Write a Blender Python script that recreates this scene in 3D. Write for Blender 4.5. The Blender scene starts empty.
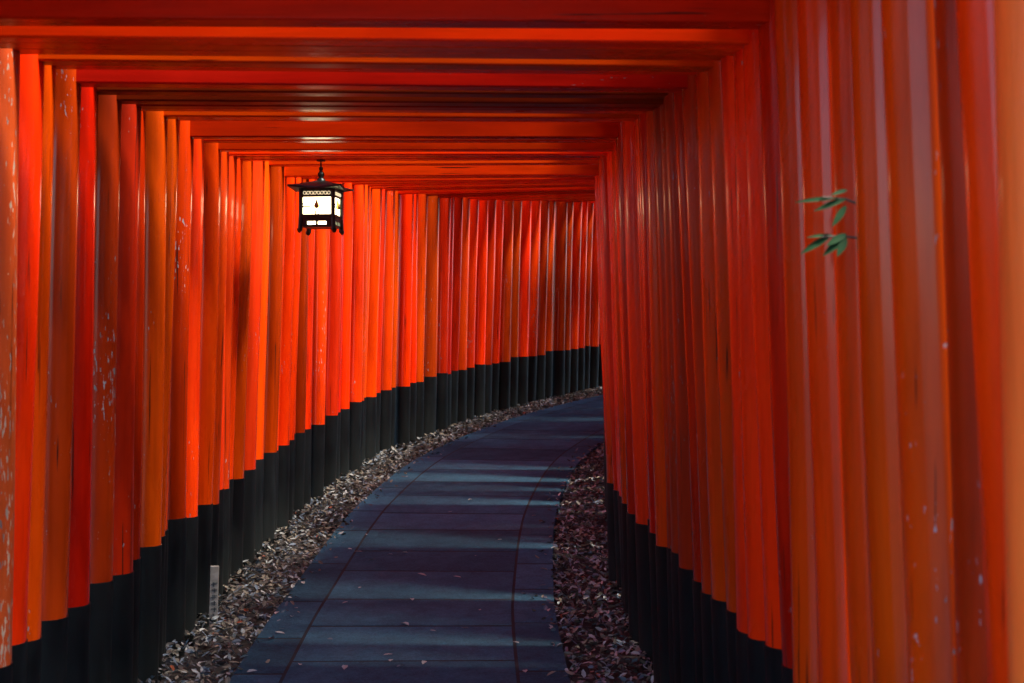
import bpy, math, random
from mathutils import Vector, Matrix, noise
rnd = random.Random(7)
S = bpy.context.scene
COL = S.collection
EYE = 1.5

# ------------------------------------------------------------------ tags
def tag(o, label=None, cat=None, group=None, kind=None):
    if label: o['label'] = label
    if cat: o['category'] = cat
    if group: o['group'] = group
    if kind: o['kind'] = kind
    return o

def empty(name, loc, rz=0.0):
    o = bpy.data.objects.new(name, None); COL.objects.link(o)
    o.empty_display_size = .2
    o.location = loc; o.rotation_euler = (0, 0, rz)
    return o

class MB:
    def __init__(s): s.v = []; s.f = []; s.m = []; s.sm = []
    def add(s, vs, fs, mi=0, smooth=False):
        b = len(s.v); s.v += [tuple(p) for p in vs]
        for f in fs:
            s.f.append([b+i for i in f]); s.m.append(mi); s.sm.append(smooth)
    def box(s, c, h, mi=0, M=None):
        vs = [Vector((c[0]+sx*h[0], c[1]+sy*h[1], c[2]+sz*h[2])) for sx in (-1,1) for sy in (-1,1) for sz in (-1,1)]
        if M: vs = [M @ p for p in vs]
        s.add(vs, [(0,1,3,2),(4,6,7,5),(0,4,5,1),(2,3,7,6),(0,2,6,4),(1,5,7,3)], mi)
    def tube(s, pts, rads, n=12, mi=0, caps=True, ecc=None):
        rings = []
        pts = [Vector(p) for p in pts]
        for i, p in enumerate(pts):
            t = (pts[min(i+1, len(pts)-1)] - pts[max(i-1, 0)]).normalized()
            a = Vector((1,0,0)) if abs(t.x) < .9 else Vector((0,1,0))
            u = t.cross(a).normalized(); w = t.cross(u)
            r = rads[i]
            rings.append([p + (u*math.cos(2*math.pi*k/n) + w*math.sin(2*math.pi*k/n))*r*(ecc(k/n, i) if ecc else 1) for k in range(n)])
        vs = [q for r in rings for q in r]
        fs = [(i*n+k, i*n+(k+1)%n, (i+1)*n+(k+1)%n, (i+1)*n+k) for i in range(len(pts)-1) for k in range(n)]
        s.add(vs, fs, mi, True)
        if caps:
            s.add(rings[0][::-1], [tuple(range(n))], mi); s.add(rings[-1], [tuple(range(n))], mi)
    def build(s, name, mats, parent=None, bevel=0, seg=2):
        me = bpy.data.meshes.new(name); me.from_pydata(s.v, [], s.f)
        if not isinstance(mats, (list, tuple)): mats = [mats]
        for m in mats: me.materials.append(m)
        me.polygons.foreach_set('material_index', s.m)
        me.polygons.foreach_set('use_smooth', s.sm)
        me.update()
        o = bpy.data.objects.new(name, me); COL.objects.link(o)
        if parent: o.parent = parent
        if bevel:
            b = o.modifiers.new('bevel', 'BEVEL'); b.width = bevel; b.segments = seg; b.limit_method = 'ANGLE'
            b.harden_normals = True
        return o

# ------------------------------------------------------------------ materials
def newmat(name):
    m = bpy.data.materials.new(name); m.use_nodes = True
    nt = m.node_tree; nt.nodes.clear()
    out = nt.nodes.new('ShaderNodeOutputMaterial'); p = nt.nodes.new('ShaderNodeBsdfPrincipled')
    nt.links.new(p.outputs[0], out.inputs[0])
    return m, nt, p
def N(nt, t, **kw):
    n = nt.nodes.new(t)
    for k, v in kw.items():
        if k.startswith('i_'): n.inputs[k[2:].replace('_', ' ')].default_value = v
        else: setattr(n, k, v)
    return n
def mixc(nt, fac, a, b, blend='MIX'):
    n = nt.nodes.new('ShaderNodeMix'); n.data_type = 'RGBA'; n.blend_type = blend
    for sock, val in ((n.inputs[0], fac), (n.inputs[6], a), (n.inputs[7], b)):
        if hasattr(val, 'links') or isinstance(val, bpy.types.NodeSocket): nt.links.new(val, sock)
        elif isinstance(val, tuple): sock.default_value = (*val, 1) if len(val) == 3 else val
        else: sock.default_value = val
    return n.outputs[2]
def ramp(nt, src, a, b, va=0.0, vb=1.0):
    n = nt.nodes.new('ShaderNodeMapRange'); nt.links.new(src, n.inputs[0])
    n.inputs[1].default_value = a; n.inputs[2].default_value = b
    n.inputs[3].default_value = va; n.inputs[4].default_value = vb
    return n.outputs[0]
def math2(nt, op, a, b=0.0):
    n = nt.nodes.new('ShaderNodeMath'); n.operation = op
    for i, v in enumerate((a, b)):
        if isinstance(v, bpy.types.NodeSocket): nt.links.new(v, n.inputs[i])
        else: n.inputs[i].default_value = v
    return n.outputs[0]
def coords(nt, scale, rand=True):
    tc = nt.nodes.new('ShaderNodeTexCoord')
    src = tc.outputs['Object']
    if rand:
        oi = nt.nodes.new('ShaderNodeObjectInfo')
        sc = nt.nodes.new('ShaderNodeVectorMath'); sc.operation = 'SCALE'
        cx = nt.nodes.new('ShaderNodeCombineXYZ')
        nt.links.new(math2(nt, 'MULTIPLY', oi.outputs['Random'], 37.0), cx.inputs[0])
        nt.links.new(math2(nt, 'MULTIPLY', oi.outputs['Random'], 91.0), cx.inputs[2])
        ad = nt.nodes.new('ShaderNodeVectorMath'); ad.operation = 'ADD'
        nt.links.new(src, ad.inputs[0]); nt.links.new(cx.outputs[0], ad.inputs[1]); src = ad.outputs[0]
    mp = nt.nodes.new('ShaderNodeMapping'); mp.inputs['Scale'].default_value = scale
    nt.links.new(src, mp.inputs[0])
    return mp.outputs[0]
def noisetex(nt, vec, scale, detail=4, rough=.55):
    n = nt.nodes.new('ShaderNodeTexNoise'); nt.links.new(vec, n.inputs['Vector'])
    n.inputs['Scale'].default_value = scale; n.inputs['Detail'].default_value = detail; n.inputs['Roughness'].default_value = rough
    return n.outputs[0]

def vermilion(name, col, dark, wear, rough=.3, wearcol=(.32,.36,.38), axis='z', grime=.55):
    m, nt, p = newmat(name)
    st = (1,1,.07) if axis == 'z' else (.07,1,1)
    v = coords(nt, st)
    grain = noisetex(nt, v, 26, 5, .6)
    v2 = coords(nt, (1,1,.35) if axis == 'z' else (.35,1,1))
    blot = noisetex(nt, v2, 4.5, 4, .6)
    c = mixc(nt, ramp(nt, blot, .34, .7), col, dark)
    c = mixc(nt, ramp(nt, grain, .45, .8, 0, grime), c, tuple(x*.45 for x in dark))
    ck = noisetex(nt, coords(nt, (1,1,.016) if axis == 'z' else (.016,1,1)), 75, 2, .5)
    ckm = noisetex(nt, coords(nt, (1,1,.5)), 3.1, 2, .5)
    crack = math2(nt, 'MULTIPLY', ramp(nt, ck, .655, .69), ramp(nt, ckm, .50, .58))
    c = mixc(nt, math2(nt, 'MULTIPLY', crack, .85), c, (.02,.008,.006))
    # per-piece tone
    oi = nt.nodes.new('ShaderNodeObjectInfo')
    hs = nt.nodes.new('ShaderNodeHueSaturation'); nt.links.new(c, hs.inputs['Color'])
    nt.links.new(ramp(nt, oi.outputs['Random'], 0, 1, .62, 1.14), hs.inputs['Value'])
    nt.links.new(ramp(nt, oi.outputs['Random'], 0, 1, .506, .494), hs.inputs['Hue'])
    c = hs.outputs[0]
    # chipped paint
    v3 = coords(nt, (1,1,.22) if axis == 'z' else (.22,1,1))
    chip = noisetex(nt, v3, 110, 3, .6)
    area = noisetex(nt, coords(nt, (1,1,.3) if axis == 'z' else (.3,1,1)), 5, 2, .5)
    thr = math2(nt, 'ADD', chip, math2(nt, 'MULTIPLY', area, .55))
    k = ramp(nt, thr, 1.08-wear*.2, 1.10-wear*.2)
    wc = mixc(nt, ramp(nt, grain, .4, .65), wearcol, (.10,.12,.13))
    c = mixc(nt, k, c, wc)
    nt.links.new(c, p.inputs['Base Color'])
    r = math2(nt, 'ADD', ramp(nt, blot, .3, .75, rough-.05, rough+.12), math2(nt, 'MULTIPLY', k, .3))
    nt.links.new(r, p.inputs['Roughness'])
    p.inputs['Specular IOR Level'].default_value = .15 if axis == 'z' else .06
    p.inputs['Coat Weight'].default_value = (.28 if axis == 'z' else .06); p.inputs['Coat Roughness'].default_value = .09; p.inputs['Coat IOR'].default_value = 1.45
    bp = nt.nodes.new('ShaderNodeBump'); bp.inputs['Strength'].default_value = .12; bp.inputs['Distance'].default_value = .004
    h = math2(nt, 'SUBTRACT', math2(nt, 'SUBTRACT', grain, math2(nt, 'MULTIPLY', k, .8)), crack)
    nt.links.new(h, bp.inputs['Height']); nt.links.new(bp.outputs[0], p.inputs['Normal'])
    return m

POSTM = [
 ('bright',   vermilion('paint_bright', (.84,.062,.0012), (.72,.040,.0008), .10, .22)),
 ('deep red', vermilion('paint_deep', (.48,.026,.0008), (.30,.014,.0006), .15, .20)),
 ('bright',   vermilion('paint_orange', (.84,.066,.002), (.68,.038,.001), .30, .27)),
 ('dull brownish', vermilion('paint_dull_and_shade', (.46,.032,.002), (.30,.019,.001), .62, .34)),  # dull paint, which also stands in for shade on a few near gates
 ('rose tinted', vermilion('paint_rose', (.66,.040,.004), (.52,.024,.002), .35, .19)),
]
BEAMM = {
 'bright': vermilion('beam_bright', (.92,.080,.0015), (.80,.052,.001), .05, .25, axis='x'),
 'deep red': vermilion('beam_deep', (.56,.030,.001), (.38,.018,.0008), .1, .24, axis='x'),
 'dull brownish': vermilion('beam_dull_and_shade', (.36,.026,.003), (.24,.017,.002), .2, .34, axis='x'),  # same double use on the beams: dull paint and painted shade
 'rose tinted': vermilion('beam_rose', (.60,.030,.006), (.46,.018,.003), .15, .22, axis='x'),
}
FADED = vermilion('paint_faded', (.95,.20,.030), (.92,.15,.020), .1, .45)
CHIPPED = vermilion('paint_chipped', (.80,.065,.0015), (.68,.040,.001), .68, .33, wearcol=(.42,.36,.36))
PEELED = vermilion('paint_peeled', (.74,.10,.02), (.66,.06,.01), 1.0, .45, wearcol=(.62,.44,.30))

def black_paint():
    m, nt, p = newmat('black_paint')
    g = noisetex(nt, coords(nt, (1,1,.08)), 24, 5, .6)
    b = noisetex(nt, coords(nt, (1,1,.5)), 5, 4, .6)
    c = mixc(nt, ramp(nt, b, .35, .7), (.0022,.0026,.0036), (.0045,.006,.0075))
    c = mixc(nt, ramp(nt, g, .5, .75, 0, .6), c, (.010,.014,.016))
    # dust splashed up from the ground
    tc = nt.nodes.new('ShaderNodeTexCoord'); sp = nt.nodes.new('ShaderNodeSeparateXYZ'); nt.links.new(tc.outputs['Object'], sp.inputs[0])
    d = ramp(nt, math2(nt, 'ADD', sp.outputs[2], math2(nt, 'MULTIPLY', g, -.12)), 0, .28, .55, 0)
    c = mixc(nt, d, c, (.024,.029,.027))
    nt.links.new(c, p.inputs['Base Color'])
    nt.links.new(ramp(nt, b, .3, .7, .42, .65), p.inputs['Roughness']); p.inputs['Specular IOR Level'].default_value = .2
    bp = nt.nodes.new('ShaderNodeBump'); bp.inputs['Strength'].default_value = .25; bp.inputs['Distance'].default_value = .004
    nt.links.new(g, bp.inputs['Height']); nt.links.new(bp.outputs[0], p.inputs['Normal'])
    return m
BLACK = black_paint()

def simple(name, col, rough=.6, metal=0, var=.3, scale=12, bump=0, emis=None, es=0):
    m, nt, p = newmat(name)
    n = noisetex(nt, coords(nt, (1,1,1)), scale, 4)
    c = mixc(nt, ramp(nt, n, .3, .7), tuple(x*(1-var) for x in col), tuple(min(1, x*(1+var)) for x in col))
    nt.links.new(c, p.inputs['Base Color']); p.inputs['Roughness'].default_value = rough; p.inputs['Metallic'].default_value = metal
    if bump:
        bp = nt.nodes.new('ShaderNodeBump'); bp.inputs['Strength'].default_value = bump; bp.inputs['Distance'].default_value = .01
        nt.links.new(n, bp.inputs['Height']); nt.links.new(bp.outputs[0], p.inputs['Normal'])
    if emis:
        p.inputs['Emission Color'].default_value = (*emis, 1); p.inputs['Emission Strength'].default_value = es
    return m
SOIL = simple('soil', (.035,.028,.022), .95, var=.5, scale=9, bump=.6)
LEAVES = [simple('leaf_tan', (.25,.21,.15), .7), simple('leaf_brown', (.10,.08,.065), .75), simple('leaf_grey', (.15,.19,.23), .55),
          simple('leaf_pale', (.42,.43,.40), .6), simple('leaf_dark', (.05,.04,.035), .8), simple('leaf_russet', (.40,.09,.03), .7)]
GREEN = simple('leaf_green', (.008,.035,.010), .75, var=.4)
GREEN.node_tree.nodes['Principled BSDF'].inputs['Specular IOR Level'].default_value = .12
GREEN2 = simple('tree_leaf', (.035,.07,.02), .5, var=.4)
BARK = simple('bark', (.10,.075,.055), .9, bump=.8, scale=20)
METAL = simple('lantern_metal', (.022,.034,.032), .38, .55, var=.3, scale=30)
BRASS = simple('lantern_brass', (.30,.19,.05), .4, .8)
PAPER = simple('lantern_glass', (.9,.85,.7), .5, var=.05, emis=(1,.80,.46), es=3.6)
BANDLIT = simple('lantern_band_light', (.6,.5,.35), .5, var=.05, emis=(1,.82,.5), es=.22)
WOOD = simple('pale_wood', (.33,.29,.25), .7, var=.2, scale=30, bump=.3)
INK = simple('ink', (.03,.03,.035), .6)

def stone():
    m, nt, p = newmat('paving_stone')
    v = coords(nt, (1,1,1), False)
    sp = noisetex(nt, v, 75, 4, .8); md = noisetex(nt, v, 7, 8, .78); lg = noisetex(nt, v, 1.7, 4, .6)
    c = mixc(nt, ramp(nt, lg, .3, .7), (.034,.115,.18), (.068,.19,.27))
    c = mixc(nt, ramp(nt, md, .38, .72, 0, .8), c, (.045,.070,.10))
    c = mixc(nt, ramp(nt, sp, .52, .68, 0, .5), c, (.10,.24,.34))
    c = mixc(nt, ramp(nt, sp, .46, .33, 0, .55), c, (.035,.045,.055))
    at = nt.nodes.new('ShaderNodeAttribute'); at.attribute_name = 'tone'
    mm = nt.nodes.new('ShaderNodeHueSaturation'); nt.links.new(c, mm.inputs['Color']); nt.links.new(at.outputs['Fac'], mm.inputs['Value'])
    nt.links.new(mm.outputs[0], p.inputs['Base Color'])
    nt.links.new(ramp(nt, md, .3, .7, .55, .8), p.inputs['Roughness']); p.inputs['Specular IOR Level'].default_value = .04
    bp = nt.nodes.new('ShaderNodeBump'); bp.inputs['Strength'].default_value = .9; bp.inputs['Distance'].default_value = .012
    nt.links.new(math2(nt, 'ADD', sp, math2(nt, 'MULTIPLY', md, 1.5)), bp.inputs['Height']); nt.links.new(bp.outputs[0], p.inputs['Normal'])
    return m
STONE = stone()
JOINT = simple('joint_dirt', (.012,.016,.020), .95)

# ------------------------------------------------------------------ course of the tunnel
CP = [(-.32,-3.0),(-.33,0),(-.36,3.0),(-.385,3.9),(-.43,4.8),(-.48,6.2),(-.49,7.86),(-.38,10.2),(-.02,12.7),(.80,15.1),(1.97,17.1),(3.3,18.75),(4.8,20.05),(6.5,21.0),(8.4,21.6)]
def cr(p0,p1,p2,p3,t):
    return tuple(.5*((2*b)+(-a+c)*t+(2*a-5*b+4*c-d)*t*t+(-a+3*b-3*c+d)*t**3) for a,b,c,d in zip(p0,p1,p2,p3))
LINE = []
for i in range(1, len(CP)-2):
    for k in range(40): LINE.append(cr(CP[i-1],CP[i],CP[i+1],CP[i+2],k/40))
ARC = [0.0]
for a, b in zip(LINE, LINE[1:]): ARC.append(ARC[-1]+math.dist(a, b))
_k = min(range(len(LINE)), key=lambda i: abs(LINE[i][1])); LINE = LINE[_k:]; ARC = [a-ARC[_k] for a in ARC[_k:]]
def at_s(s):
    if s <= 0: return -.33, s, 0.0
    for i in range(len(ARC)-1):
        if ARC[i+1] >= s: break
    t = (s-ARC[i])/(ARC[i+1]-ARC[i])
    x = LINE[i][0]*(1-t)+LINE[i+1][0]*t; y = LINE[i][1]*(1-t)+LINE[i+1][1]*t
    a, b = LINE[max(i-12,0)], LINE[min(i+13, len(LINE)-1)]
    return x, y, math.atan2(b[0]-a[0], b[1]-a[1])      # heading, clockwise from +Y
SMAX = ARC[-1]-.3
ZP = [(-50,-.6),(-5,-.05),(0,0),(4.9,0),(6.1,.05),(7.6,.10),(8.6,.17),(10,.29),(13.1,.51),(15.6,.72),(17.7,.92),(20,1.12),(30,1.9),(90,5),(400,12)]
def gz(y):
    for (a, za), (b, zb) in zip(ZP, ZP[1:]):
        if y <= b:
            t = max(0, (y-a)/(b-a)); return za*(1-t)+zb*t
    return ZP[-1][1]
def pt(s, l, z=0):
    x, y, h = at_s(s)
    X, Y = x+l*math.cos(h), y-l*math.sin(h)
    return X, Y, gz(y)+z

# ------------------------------------------------------------------ ground
def ground():
    mb = MB()
    xs = [-150,-60,-25,-12,-6,-3.5]+[-3+.25*i for i in range(49)]+[10,14,20,35,70,150]
    ys = [-60,-30,-12,-5]+[-2+.25*i for i in range(105)]+[26,30,38,60,110,220]
    for y in ys:
        for x in xs:
            mb.v.append((x, y, gz(y)-.012+.03*noise.noise(Vector((x*1.1,y*1.1,0)))*(1 if abs(x)>4 else .25)))
    n = len(xs)
    mb.add([], [])
    for j in range(len(ys)-1):
        for i in range(n-1):
            mb.f.append([j*n+i, j*n+i+1, (j+1)*n+i+1, (j+1)*n+i]); mb.m.append(0); mb.sm.append(True)
    tag(mb.build('ground', SOIL), kind='structure')
ground()
# ------------------------------------------------------------------ paving
PL, PR = -.715, .725
def paving():
    mb = MB(); tones = []
    def slab(s0, s1, l0, l1, g=.0085):
        tone = rnd.uniform(.66, 1.30); dz = rnd.uniform(-.0008,.0012)
        nx = 3; ny = max(2, int((s1-s0)/.12))
        rows = []
        for j in range(ny+1):
            s = s0+1.7*g+(s1-s0-3.4*g)*j/ny
            rows.append([pt(s, l0+g+(l1-l0-2*g)*i/nx, .040+dz) for i in range(nx+1)])
        vs = [p for r in rows for p in r]; w = nx+1
        fs = [(j*w+i, j*w+i+1, (j+1)*w+i+1, (j+1)*w+i) for j in range(ny) for i in range(nx)]
        # rim going down
        rim = [j*w for j in range(ny, 0, -1)] + [i for i in range(nx)] + [j*w+nx for j in range(ny)] + [ny*w+i for i in range(nx, 0, -1)]
        b = len(vs)
        # bevelled rim
        cx = sum(v[0] for v in vs)/len(vs); cy = sum(v[1] for v in vs)/len(vs)
        for r in rim:
            v = vs[r]; d = Vector((v[0]-cx, v[1]-cy)); d.normalize()
            vs.append((v[0]+d.x*.003, v[1]+d.y*.003, v[2]-.005))
        b2 = len(vs)
        for r in rim: vs.append((vs[b+rim.index(r)][0], vs[b+rim.index(r)][1], vs[r][2]-.06))
        m = len(rim)
        for i in range(m):
            j = (i+1) % m
            fs.append((rim[i], b+i, b+j, rim[j])); fs.append((b+i, b2+i, b2+j, b+j))
        mb.add(vs, fs); tones.extend([tone]*len(vs))
    s = -3.2
    while s < SMAX-.8:
        L = rnd.choice((.52,.6,.66)); slab(s, s+L, PL+.225, PR-.225); s += L
    for l0, l1 in ((PL, PL+.225), (PR-.225, PR)):
        s = -3.3
        while s < SMAX-1.0:
            L = rnd.choice((.62,.78,.9)); slab(s, s+L, l0, l1); s += L
    o = mb.build('path', STONE)
    a = o.data.attributes.new('tone', 'FLOAT', 'POINT'); a.data.foreach_set('value', tones)
    tag(o, kind='structure')
    bed = MB(); k = 110
    for i in range(k+1):
        s = -3.3+(SMAX-.9+3.3)*i/k
        bed.v += [pt(s, PL+.01, .0382), pt(s, PR-.01, .0382)]
    for i in range(k): bed.f.append([2*i, 2*i+1, 2*i+3, 2*i+2]); bed.m.append(0); bed.sm.append(False)
    tag(bed.build('path_bed', JOINT), kind='structure')
paving()

# ------------------------------------------------------------------ torii gates
SL = [1.88,2.10,2.28,2.47,2.64,2.79,2.94,3.08,3.22,3.36,3.50,3.68,3.86,4.05,4.27,4.46,4.66,4.86,5.07,5.25,5.43]
s = SL[-1]
while True:
    s += rnd.choice((.155,.175,.19,.2,.225,.27))
    if s > SMAX-.6: break
    SL.append(s)
NB = 4
SL = [1.70-.2*k-.01*(k%3) for k in range(NB)][::-1]+SL
LANT_Y = 8.0
iL = min(range(len(SL)), key=lambda i: abs(at_s(SL[i])[1]-(LANT_Y)))
iF = SL.index(3.50); iT = SL.index(2.64); iS = min(range(len(SL)), key=lambda i: abs(SL[i]-7.5))
ORD = ['','first','second','third','fourth','fifth','sixth','seventh','eighth','ninth','tenth','eleventh','twelfth','thirteenth','fourteenth','fifteenth','sixteenth','seventeenth','eighteenth','nineteenth']
TENS = {2:('twentieth','twenty'),3:('thirtieth','thirty'),4:('fortieth','forty'),5:('fiftieth','fifty'),6:('sixtieth','sixty'),7:('seventieth','seventy'),8:('eightieth','eighty')}
def ordn(n):
    if n < 20: return ORD[n]
    return TENS[n//10][0] if n % 10 == 0 else TENS[n//10][1]+'-'+ORD[n%10]
SPECIAL = {1.88:('faded orange', FADED), 2.47:('chipped', CHIPPED)}
GATEMAT = {2.10:0, 2.28:3, 2.64:0, 3.50:1, 3.68:0, 3.86:0, 4.05:2, 4.27:0, 4.46:0, 4.66:4, 4.86:1, 5.07:3, 5.25:3, 5.43:3}  # last four gates: local shade put into the darker paint
def post_mb(side, hin, r, H, lean, seed, z0, z1, extra=0.0):
    """round log; local x grows to the right; leans inwards with height"""
    mb = MB(); n = 22; k = 9
    pts = []; rads = []
    ph = seed*1.7
    for i in range(k+1):
        z = z0+(z1-z0)*i/k
        x = side*(hin + r + (H-z)*lean) + .004*math.sin(z*2.1+ph)
        pts.append((x, .004*math.sin(z*1.7+ph*2), z)); rads.append((r+extra)*(1.04-.035*z/2.4))
    mb.tube(pts, rads, n, ecc=lambda t, i: 1+.012*math.sin(2*math.pi*t*2+seed)+.006*math.sin(2*math.pi*t*5+seed*3))
    return mb
GATES = []
for i, s in enumerate(SL):
    x, y, h = at_s(s)
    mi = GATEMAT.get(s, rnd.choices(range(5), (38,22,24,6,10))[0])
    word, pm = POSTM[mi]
    H = rnd.uniform(2.335, 2.40) + (.03 if 5.5 < s < 9 else 0)
    if s < 3.4: H = 2.60
    elif s < 5: H = {3.50:2.281, 3.68:2.271, 3.86:2.292, 4.05:2.315, 4.27:2.325, 4.46:2.35, 4.66:2.33}.get(s, 2.40)
    root = empty('torii_gate', (x+rnd.uniform(-.008,.008), y, gz(y)), -h+rnd.uniform(-.008,.008))
    r0 = .15 if i == 0 else min(.5*(SL[min(i+1,len(SL)-1)]-SL[max(i-1,0)]), .2)
    jit = {2.28:.02, 1.88:-.02, 2.10:-.01, 2.64:-.025, 2.79:.03, 3.08:-.015, 2.47:-.015, 2.94:.02,3.22:.02}.get(s, rnd.uniform(-.018,.02))
    for side in (-1, 1):
        r = (rnd.uniform(.064,.078) if s < 5.2 else rnd.uniform(.066,.092))*min(1, r0/.18)
        lean = rnd.uniform(.028,.044) - (.010 if side < 0 else 0)
        hin = .99 + (jit if side > 0 else rnd.uniform(-.032,.036))
        bh = (.60 if side < 0 else (.69 if s < 5.5 else max(.55, .69-(s-5.5)*.045))) + rnd.uniform(-.02,.02)
        sm = pm
        if s in SPECIAL and side > 0: sm = SPECIAL[s][1]
        if side < 0 and abs(s-4.05) < .01: sm = PEELED
        seed = rnd.random()*20
        gap = SL[min(i+1,len(SL)-1)]-s
        r = max(r, ((.49 if rnd.random() < .8 else .44) if side > 0 else .42)*gap) if s > 4 else max(r, .40*gap)
        ztop = H+.455
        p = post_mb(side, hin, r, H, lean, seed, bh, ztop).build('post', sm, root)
        b = post_mb(side, hin, r, H, lean, seed, -.06, bh+.001, .0035).build('black_base', BLACK, p)
        if sm is CHIPPED: p['label'] = 'post with chipped and flaking paint'
        if sm is PEELED: p['label'] = 'post with peeling sunbleached paint'
        if sm is FADED: p['label'] = 'faded pale orange post'
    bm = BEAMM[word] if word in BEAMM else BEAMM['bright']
    far = s > 5.6
    th = rnd.uniform(.032,.038) if far else rnd.uniform(.036,.042)
    if s == 3.50: th = .045
    mb = MB(); mb.box((0,0,H+.075), (1.36, th, .075))
    nuki = mb.build('tie_beam', bm, root, .007, 3)
    for side in (-1, 1):
        w = MB(); w.box((side*(1.005-.05), 0, H+.163), (.055, th*.6, .012)); w.build('wedge', bm, nuki, .003, 1)
    # lintel: two layers with upswept ends
    def arched(z, half, hy, hz, up):
        mb = MB(); n = 16; vs = []; fs = []
        for k in range(n+1):
            t = -1+2*k/n; zz = z+up*max(0, abs(t)-.45)**2/.3
            for sy, sz in ((-1,-1),(1,-1),(1,1),(-1,1)):
                vs.append((t*half, sy*hy, zz+sz*hz))
        for k in range(n):
            for q in range(4):
                fs.append((4*k+q, 4*k+(q+1)%4, 4*k+4+(q+1)%4, 4*k+4+q))
        fs.append((3,2,1,0)); fs.append((4*n,4*n+1,4*n+2,4*n+3)); mb.add(vs, fs); return mb
    kas = arched(H+.595, 1.62, .034 if far else .031, .04, .05).build('lintel', bm, root, .006, 2)
    arched(H+.505, 1.52, .026 if far else .024, .05, .045).build('under_lintel', bm, kas, .006, 2)
    st = MB(); st.box((0,0,H+.303), (.06,.03,.153)); st.build('centre_strut', bm, root, .004, 1)
    tone = word if s not in SPECIAL else SPECIAL[s][0]
    if i < NB: lab = 'vermilion torii gate behind the viewpoint, outside the photo'
    elif i < iF:
        n = i-NB+1
        lab = f'{tone} vermilion torii gate, {ordn(n)} post counted from the right edge of the photo'
        if i == iT: lab = f'{tone} vermilion torii gate with green leafy twig poking out in front of its post'
        if s == 2.47: lab = 'vermilion torii gate with chipped flaking grey-flecked post, near right edge of the photo'
        if s == 1.88: lab = 'nearest torii gate, pale faded orange post at the right edge of the photo'
    elif i == iF: lab = 'dark red torii gate whose beam runs along the very top of the photo'
    elif i < iL:
        n = i-iF
        lab = f'{tone} vermilion torii gate, {ordn(n)} one behind the beam along the photo top'
        if i == iS: lab = f'{tone} vermilion torii gate whose left black base stands behind the small white stake'
    elif i == iL: lab = 'vermilion torii gate that the lit metal lantern hangs from'
    else: lab = f'{tone} vermilion torii gate, {ordn(i-iL)} one beyond the gate with the lantern'
    tag(root, lab, 'torii gate', 'vermilion torii gates lined up over the path')
    GATES.append((root, s, H))
print('GATES', len(SL), 'lantern gate', SL[iL], at_s(SL[iL]))

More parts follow.
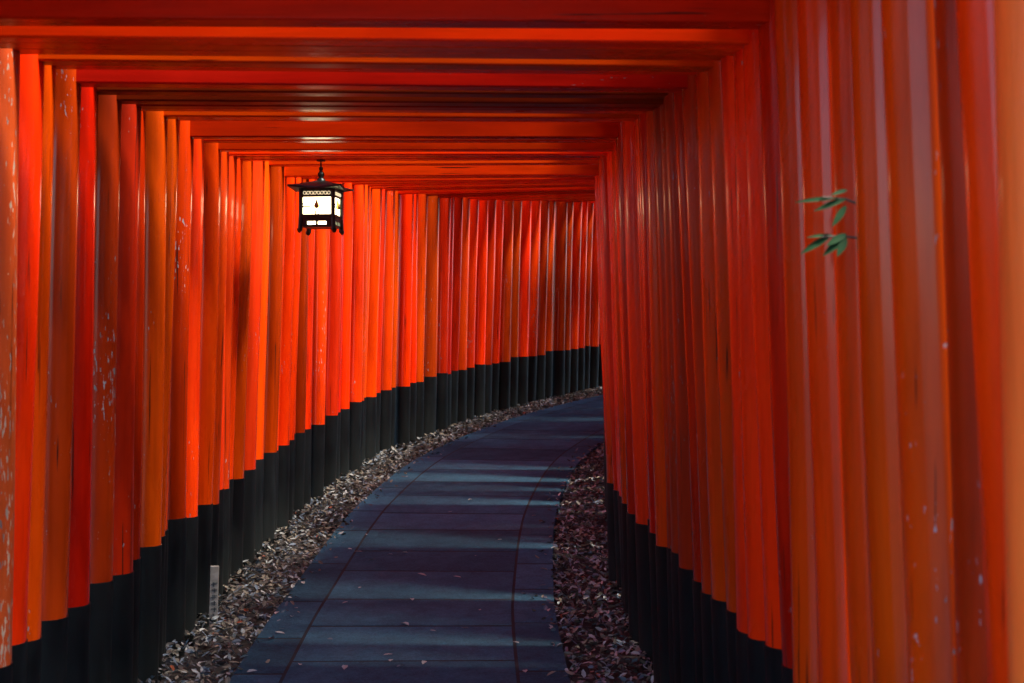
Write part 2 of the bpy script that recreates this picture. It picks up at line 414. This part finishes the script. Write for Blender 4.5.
# ------------------------------------------------------------------ lantern
def lantern():
    g, s, H = GATES[iL]
    x, y, h = at_s(s)
    zb = gz(y)+H                                    # underside of the tie beam
    px = lambda u: (u-512)/1422*y
    X = px(321); root = empty('hanging_lantern', (X, y, 0), math.radians(-6.5))
    Z = lambda v: EYE+(341.5-v)/1422*y
    zr, ze, zbt = Z(181), Z(190), Z(219)
    # roof: shallow curved square hip with upturned corners
    mb = MB(); n = 8; R = .142
    def roofz(a, b, top):
        m = max(abs(a), abs(b)); d = abs(a*b)
        return (zr+.006)*(1) - (zr-ze+.006)*(m**1.25)*1.0 + .018*d*m + (0 if top else -.010)
    for top in (1, 0):
        base = len(mb.v)
        for j in range(-n, n+1):
            for i in range(-n, n+1):
                a, b = i/n, j/n
                mb.v.append((a*R*(1+.06*abs(b)), b*R*(1+.06*abs(a)), roofz(a, b, top)))
        w = 2*n+1
        for j in range(2*n):
            for i in range(2*n):
                q = [base+j*w+i, base+j*w+i+1, base+(j+1)*w+i+1, base+(j+1)*w+i]
                mb.f.append(q if top else q[::-1]); mb.m.append(0); mb.sm.append(True)
    rim = [i for i in range(w)] + [j*w+w-1 for j in range(1, w)] + [(w-1)*w+i for i in range(w-2, -1, -1)] + [j*w for j in range(w-2, 0, -1)]
    for k in range(len(rim)):
        a, b = rim[k], rim[(k+1) % len(rim)]; mb.f.append([a, a+w*w, b+w*w, b]); mb.m.append(0); mb.sm.append(False)
    mb.build('roof', METAL, root)
    # knob, hook and chain up to the beam
    mb = MB()
    prof = [(0,.026),(.010,.022),(.018,.012),(.030,.019),(.042,.018),(.056,.008),(.066,.012),(.076,.010),(.080,.004)]
    mb.tube([(0,0,zr+a) for a, b in prof], [b for a, b in prof], 14)
    mb.build('finial', METAL, root)
    mb = MB(); z = zr+.070; mb.tube([(0,0,z),(0,0,zb-.001)], [.0045,.0045], 8)
    mb.box((0,0,zb-.004), (.02,.02,.0035)); mb.build('hanger', METAL, root)
    # body frame
    hb = .090; zt = ze-.004
    mb = MB(); zf = Z(231)
    for sx in (-1,1):
        for sy in (-1,1):
            mb.tube([(sx*hb*1.04, sy*hb*1.04, zf-.0), (sx*hb*1.12, sy*hb*1.12, zf-.004)][::-1]+[(sx*hb, sy*hb, zbt+.02), (sx*hb, sy*hb, zt+.004)], [.015,.014,.013,.013], 8)
    for (za, zc) in ((zbt-.002, zbt+.020), (zt-.006, zt+.006)):
        for sy in (-1,1):
            mb.box((0, sy*hb, (za+zc)/2), (hb, .009, (zc-za)/2)); mb.box((sy*hb, 0, (za+zc)/2), (.0085, hb, (zc-za)/2-.001))
    zm = zt-.040
    for sy in (-1,1):
        mb.box((0, sy*hb, zm), (hb, .009, .005)); mb.box((sy*hb, 0, zm), (.0085, hb, .0048))
    mb.build('frame', METAL, root, .0015, 1)
    # pierced band under the eaves
    mb = MB()
    for k in range(4):
        M = Matrix.Rotation(k*math.pi/2, 4, 'Z')
        mb.box((0, -hb+.001, (zm+zt)/2), (hb, .0045, (zt-zm)/2), M=M)
    mb.build('pierced_band', METAL, root)
    mb = MB()
    for k in range(4):
        M = Matrix.Rotation(k*math.pi/2, 4, 'Z'); nn = 8
        for q in range(nn):
            cx = -hb+.022+(2*hb-.044)*q/(nn-1); cz = (zm+zt)/2-.001
            pts = [M @ Vector((cx+.0075*math.cos(a/12*2*math.pi), -hb-.0045, cz+.0085*math.sin(a/12*2*math.pi))) for a in range(13)]
            mb.tube(pts, [.0019]*13, 5, caps=False)
            if q < nn-1: mb.box((cx+(hb-.022)/(nn-1), -hb-.0045, cz+(.006 if q%2 else -.006)), (.0025,.001,.0025), M=M)
    mb.build('band_light', BANDLIT, root)
    # lit panes
    for k in range(4):
        M = Matrix.Rotation(k*math.pi/2, 4, 'Z')
        mb = MB(); mb.box((0, -hb+.004, (zbt+.02+zt)/2), (hb-.008, .0015, (zt-zbt-.02)/2), M=M)
        pn = mb.build('pane', PAPER, root)
        mb = MB(); zc = (zbt+.02+zm)/2; yy = -hb-.001
        # brass fitting: drop-shaped knob and thin bars with the crossbars of the pane
        mb.tube([M @ Vector((.0, yy-.004, zc-.018)), M @ Vector((0, yy-.006, zc-.008)), M @ Vector((0, yy-.006, zc+.002)), M @ Vector((0, yy-.004, zc+.020)), M @ Vector((0, yy-.003, zc+.032))], [.008,.017,.015,.006,.004], 10)
        mb.build('brass_drop', BRASS, pn)
        mb = MB()
        for dz in (-.007,.007): mb.box((-.056, yy, zc+dz), (.022,.002,.004), M=M)
        for dx in (-.007,.007): mb.box((dx, yy, zc-.040), (.004,.002,.012), M=M)
        mb.build('pane_bars', METAL, pn)
    # bottom apron with two slots, lit from inside
    for k in range(4):
        M = Matrix.Rotation(k*math.pi/2, 4, 'Z'); mb = MB()
        za, zc = zbt-.038, zbt-.002
        for cx, hx in ((-hb+.018,.018),(0,.006),(hb-.018,.018)): mb.box((cx, -hb, za+.009), (hx,.006,.009), M=M)
        mb.box((0, -hb, (za+.018+zc)/2), (hb,.006,(zc-za-.018)/2), M=M)
        mb.box((0, -hb, za-.005), (hb,.007,.005), M=M)
        mb.build('apron', METAL, root)
        mb = MB(); mb.box((0, -hb+.008, za+.009), (hb-.014,.001,.010), M=M); mb.build('slot_light', PAPER, root)
    mb = MB(); mb.box((0,0,zbt-.048), (hb-.01,hb-.01,.003)); mb.build('floor_plate', METAL, root)
    tag(root, 'small lit black metal lantern with flared roof hanging from a vermilion beam', 'lantern')
lantern()

# ------------------------------------------------------------------ leaf litter and single leaves
def leaf_geo(mb, c, L, W, yaw, pitch, roll, curl, mi):
    M = Matrix.Translation(c) @ Matrix.Rotation(yaw,4,'Z') @ Matrix.Rotation(pitch,4,'Y') @ Matrix.Rotation(roll,4,'X')
    P = [(-.5,0,0),(-.2,-.5,curl),(.18,-.42,curl),(.5,0,0),(.18,.42,curl),(-.2,.5,curl),(-.2,0,-.0),(.18,0,0)]
    vs = [M @ Vector((a*L, b*W, cc*W)) for a, b, cc in P]
    mb.add(vs, [(0,1,6),(1,2,7,6),(2,3,7),(7,3,4),(6,7,4,5),(0,6,5)], mi, False)
def litter():
    mb = MB()
    for side in (-1, 1):
        s = .3
        tot = int(15000 if side < 0 else 12500)
        for _ in range(tot):
            s = .6+ (SMAX-1.5)*rnd.random()**.85
            if side < 0: l = PL-.0-abs(rnd.random())*.38 + rnd.gauss(0,.012)
            else: l = PR+rnd.random()*.36 + rnd.gauss(0,.012)
            edge = abs(l)-(.715)
            z = .012+rnd.random()*.028+min(.035, max(0, edge)*.12)
            if rnd.random() < .022: l = (PL+abs(rnd.gauss(0,.06))) if side < 0 else (PR-abs(rnd.gauss(0,.06))); z = .046
            x, y, zz = pt(s, l, z)
            L = rnd.uniform(.026,.052)
            mi = rnd.choices(range(6), (26,22,20,17,15,.4))[0]
            leaf_geo(mb, (x,y,zz), L, L*rnd.uniform(.32,.5), rnd.uniform(0,6.28), rnd.gauss(0,.4), rnd.gauss(0,.45), rnd.uniform(-.1,.35), mi)
    for _ in range(6000):   # thin cover outside the gates
        s = rnd.uniform(.5, SMAX-1); l = rnd.choice((-1,1))*rnd.uniform(1.15, 3.2)
        x, y, zz = pt(s, l, .01); zz = gz(y)+rnd.uniform(0,.02)
        L = rnd.uniform(.03,.06)
        leaf_geo(mb, (x,y,zz), L, L*.42, rnd.uniform(0,6.28), rnd.gauss(0,.2), rnd.gauss(0,.3), .2, rnd.randrange(5))
    tag(mb.build('leaf_litter', LEAVES), 'dry brown and grey fallen leaves heaped between the paving and the black bases', 'leaf litter', kind='stuff')
litter()
PHOTO_LEAVES = [(186,0)]
def ray_ground(u, v):
    """ground point on the paving seen at pixel u, v of the photograph"""
    y = 3.0
    for _ in range(2000):
        z = EYE-(v-341.5)/1422*y
        if z <= gz(y)+.045: break
        y += .01
    return (u-512)/1422*y, y, gz(y)+.045
SPOTS = [(358,552,.05),(372,560,.04),(422,575,.05),(390,555,.03),(405,553,.03),(457,577,.05),(476,556,.03),(534,516,.03),(556,518,.03),(405,625,.05),(388,655,.045),(391,661,.04),(424,663,.04),(400,667,.035),(345,668,.04),(465,628,.04),(433,631,.03),(516,643,.035),(553,646,.035),(551,629,.03),(280,633,.045),(292,617,.04),(303,583,.04),(292,583,.035),(367,535,.03),(350,549,.03),(360,588,.03),(500,540,.03),(330,640,.03),(470,500,.03),(450,512,.03),(300,665,.04),(252,672,.04),(545,598,.03),(412,600,.035),(480,610,.03),(345,603,.03),(525,672,.04)]
base_meshes = []
for k in range(5):
    mb = MB(); leaf_geo(mb, (0,0,0), 1, .4+.04*k, 0, 0, 0, .12+.04*k, 0); base_meshes.append(mb)
for k, (u, v, L) in enumerate(SPOTS):
    x, y, z = ray_ground(u, v)
    o = base_meshes[k % 5].build('fallen_leaf', LEAVES[(3,3,3,2,3)[k % 5]])
    o.location = (x, y, z+.002); o.scale = (L*1.15,)*3
    o.rotation_euler = (rnd.uniform(-.25,.25), rnd.uniform(-.2,.2), rnd.uniform(0,6.28))
    tag(o, 'small dry fallen leaf lying singly on the grey stone paving', 'leaf', 'single fallen leaves on the paving')

# ------------------------------------------------------------------ stakes
def stake(x, y, h, w, tilt, label, marks):
    root = empty('wooden_stake', (x, y, gz(y)), .25)
    root.rotation_euler = (0, tilt, .25)
    mb = MB(); mb.box((0,0,h/2-.03), (w/2,w*.32,h/2+.03)); mb.build('shaft', WOOD, root, .002, 1)
    if marks:
        ink = MB(); yy = -w*.32-.0012
        z = h*.72
        for c in range(6):                           # column of small brushed characters
            for q in range(4):
                a = rnd.uniform(-.004,.004)
                if q % 2: ink.box((a, yy, z+rnd.uniform(-.010,.010)), (w*.30,.0009,.0013))
                else: ink.box((a*1.5, yy-.0004, z), (.0014,.0009,.011))
            z -= .031
        ink.build('lettering', INK, root)
    tag(root, label, 'stake')
x, y = (213-512)/1422*7.0, 7.0
stake(x, y, .315, .042, math.radians(1.5), 'small pale wooden stake with dark lettering, upright in the leaves by the left black bases', True)

# ------------------------------------------------------------------ leafy twig on the right
def twig():
    y0 = 2.77
    P = lambda u, v, y=y0: Vector(((u-512)/1422*y, y, EYE+(341.5-v)/1422*y))
    root = empty('leafy_shrub', (1.25, 2.75, gz(2.7)))
    def tr(p): return Vector(p)-Vector(root.location)
    mb = MB()
    a = [Vector((1.25,2.75,gz(2.7)-.02)), Vector((1.22,2.74,.6)), Vector((1.15,2.76,1.2)), Vector((1.02,2.79,1.62))]
    mb.tube([tr(p) for p in a], [.014,.011,.008,.005], 8)
    b1 = [a[-1], Vector((.85,2.80,1.75)), P(868,208,2.80), P(845,199,2.78), P(822,197,2.76)]
    b2 = [a[2], Vector((.95,2.80,1.5)), P(872,240,2.80), P(842,236,2.78), P(822,237,2.76)]
    for b in (b1, b2): mb.tube([tr(p) for p in b], [.005,.004,.003,.0025,.0015], 6)
    mb.build('stem', BARK, root)
    lf = MB()
    def leaf(p, q, w):
        p, q = tr(p), tr(q); d = q-p; L = d.length; t = d.normalized()
        side = t.cross(Vector((0,-1,.35))).normalized(); up = side.cross(t)
        n = 6; vs = []; 
        for k in range(n+1):
            u = k/n; ww = w*math.sin(math.pi*min(1, u*.93+.04))**.8*(1-.25*u)
            c = p+t*L*u - up*.12*L*u*u
            vs += [c-side*ww+up*ww*.35, c, c+side*ww+up*ww*.35]
        fs = []
        for k in range(n):
            fs += [(3*k,3*k+1,3*k+4,3*k+3),(3*k+1,3*k+2,3*k+5,3*k+4)]
        lf.add(vs, fs, 0, True)
    for (u0,v0,u1,v1,w) in ((838,198,797,200,.0055),(846,199,816,209,.007),(847,190,832,194,.005),(846,206,833,225,.008),
                            (830,236,802,252,.008),(846,237,824,254,.009),(846,238,838,255,.009),(832,235,808,236,.004),(846,234,828,244,.008)):
        leaf(P(u0,v0), P(u1,v1,y0-.02), w)
    for _ in range(60):     # the rest of the shrub, outside the row of posts
        b = rnd.choice(a[1:]); c = b+Vector((rnd.uniform(0,.35), rnd.uniform(-.3,.3), rnd.uniform(-.2,.3)))
        leaf(c, c+Vector((rnd.uniform(-.08,.08), rnd.uniform(-.08,.08), rnd.uniform(-.06,.03))), .011)
    lf.build('leaves', GREEN, root)
    tag(root, 'green leafy twig poking through between the right-hand posts', 'shrub')
twig()

# ------------------------------------------------------------------ woods outside
def near(X, Y):
    return min(math.hypot(X-q[0], Y-q[1]) for q in LINE[::8])
def tree(x, y, h, seed):
    r = random.Random(seed)
    root = empty('tree', (x, y, gz(y)))
    mb = MB(); pts = []; rads = []
    for k in range(8):
        t = k/7; pts.append((math.sin(t*3+seed)*.25*t, math.cos(t*2+seed)*.2*t, -.2+t*h*.9)); rads.append(.20*(1-t)**.8+.03)
    mb.tube(pts, rads, 10)
    crown = MB()
    for k in range(26):
        z = h*(.16+.80*k/26); a = k*2.4+r.uniform(-.4,.4); L = (1.9+.5*r.random())*(1-.65*(z/h))*1.25
        i = min(6, int(z/h/.9*7)); b = Vector(pts[i]); b.z = z
        e = b+Vector((math.cos(a)*L, math.sin(a)*L, .35*L))
        while near(e.x+x, e.y+y) < 1.9: e = b.lerp(e, .8)
        mb.tube([b, (b+e)/2+Vector((0,0,-.08)), e], [.045*(1-z/h)+.015,.02,.008], 5)
        for q in range(5):
            c = b.lerp(e, .35+.75*r.random())+Vector((r.gauss(0,.25), r.gauss(0,.25), r.gauss(0,.2)))
            for w in range(26):
                p = c+Vector((r.gauss(0,.26), r.gauss(0,.26), r.gauss(0,.17)))
                if near(p.x+x, p.y+y) < 2.1: continue
                leaf_geo(crown, p, r.uniform(.09,.16), .06, r.uniform(0,6.28), r.gauss(0,.5), r.gauss(0,.5), .2, 0)
    mb.build('trunk', BARK, root); crown.build('crown', GREEN2, root)
    tag(root, 'evergreen tree in the dim woods outside the row of gates', 'tree', 'trees in the woods outside the gates')
TREES = [(-3.6,4.2,6),(-4.0,8.0,6),(-4.6,11.5,6),(-4.2,15.2,6),(-2.6,19,6),(.9,22.4,6),(7.4,3.6,6.5),(8.2,8.8,5),(11.5,13,5),(6.5,4.3,12),(8.0,12.6,11),(-7.5,6,9),(-7,14,9),(-3,25,9),(8,26,9),(12,6,7)]  # the two tallest, at the right, are added unseen to dapple the sunlight
for k, (x, y, h) in enumerate(TREES): tree(x, y, h, k)

# ------------------------------------------------------------------ world, sun, camera
SUN_EL, SUN_AZ = 54, 101          # azimuth clockwise from +Y
w = bpy.data.worlds.new('World'); S.world = w; w.use_nodes = True
nt = w.node_tree; bg = nt.nodes['Background']
sky = nt.nodes.new('ShaderNodeTexSky'); sky.sky_type = 'NISHITA'; sky.sun_disc = False
sky.sun_elevation = math.radians(SUN_EL); sky.sun_rotation = math.radians(SUN_AZ)
tint = mixc(nt, 1.0, sky.outputs[0], (.80,1.0,1.18), 'MULTIPLY'); nt.links.new(tint, bg.inputs[0]); bg.inputs[1].default_value = .15
ld = bpy.data.lights.new('sun', 'SUN'); ld.energy = 4.2; ld.angle = math.radians(11); ld.color = (1,.93,.82)
lo = bpy.data.objects.new('sun', ld); COL.objects.link(lo)
az, el = math.radians(SUN_AZ), math.radians(SUN_EL)
d = Vector((math.sin(az)*math.cos(el), math.cos(az)*math.cos(el), math.sin(el)))
lo.rotation_euler = d.to_track_quat('Z', 'Y').to_euler()

cd = bpy.data.cameras.new('camera'); cam = bpy.data.objects.new('camera', cd); COL.objects.link(cam)
cam.location = (0, 0, EYE); cam.rotation_euler = (math.radians(90), 0, 0)
cd.lens = 50; cd.sensor_width = 36; cd.clip_start = .05; cd.clip_end = 600
cd.dof.use_dof = True; cd.dof.focus_distance = 8.0; cd.dof.aperture_fstop = 5.6
S.camera = cam
S.view_settings.view_transform = 'Standard'; S.view_settings.look = 'None'; S.view_settings.gamma = 1
S.view_settings.exposure = 2.08
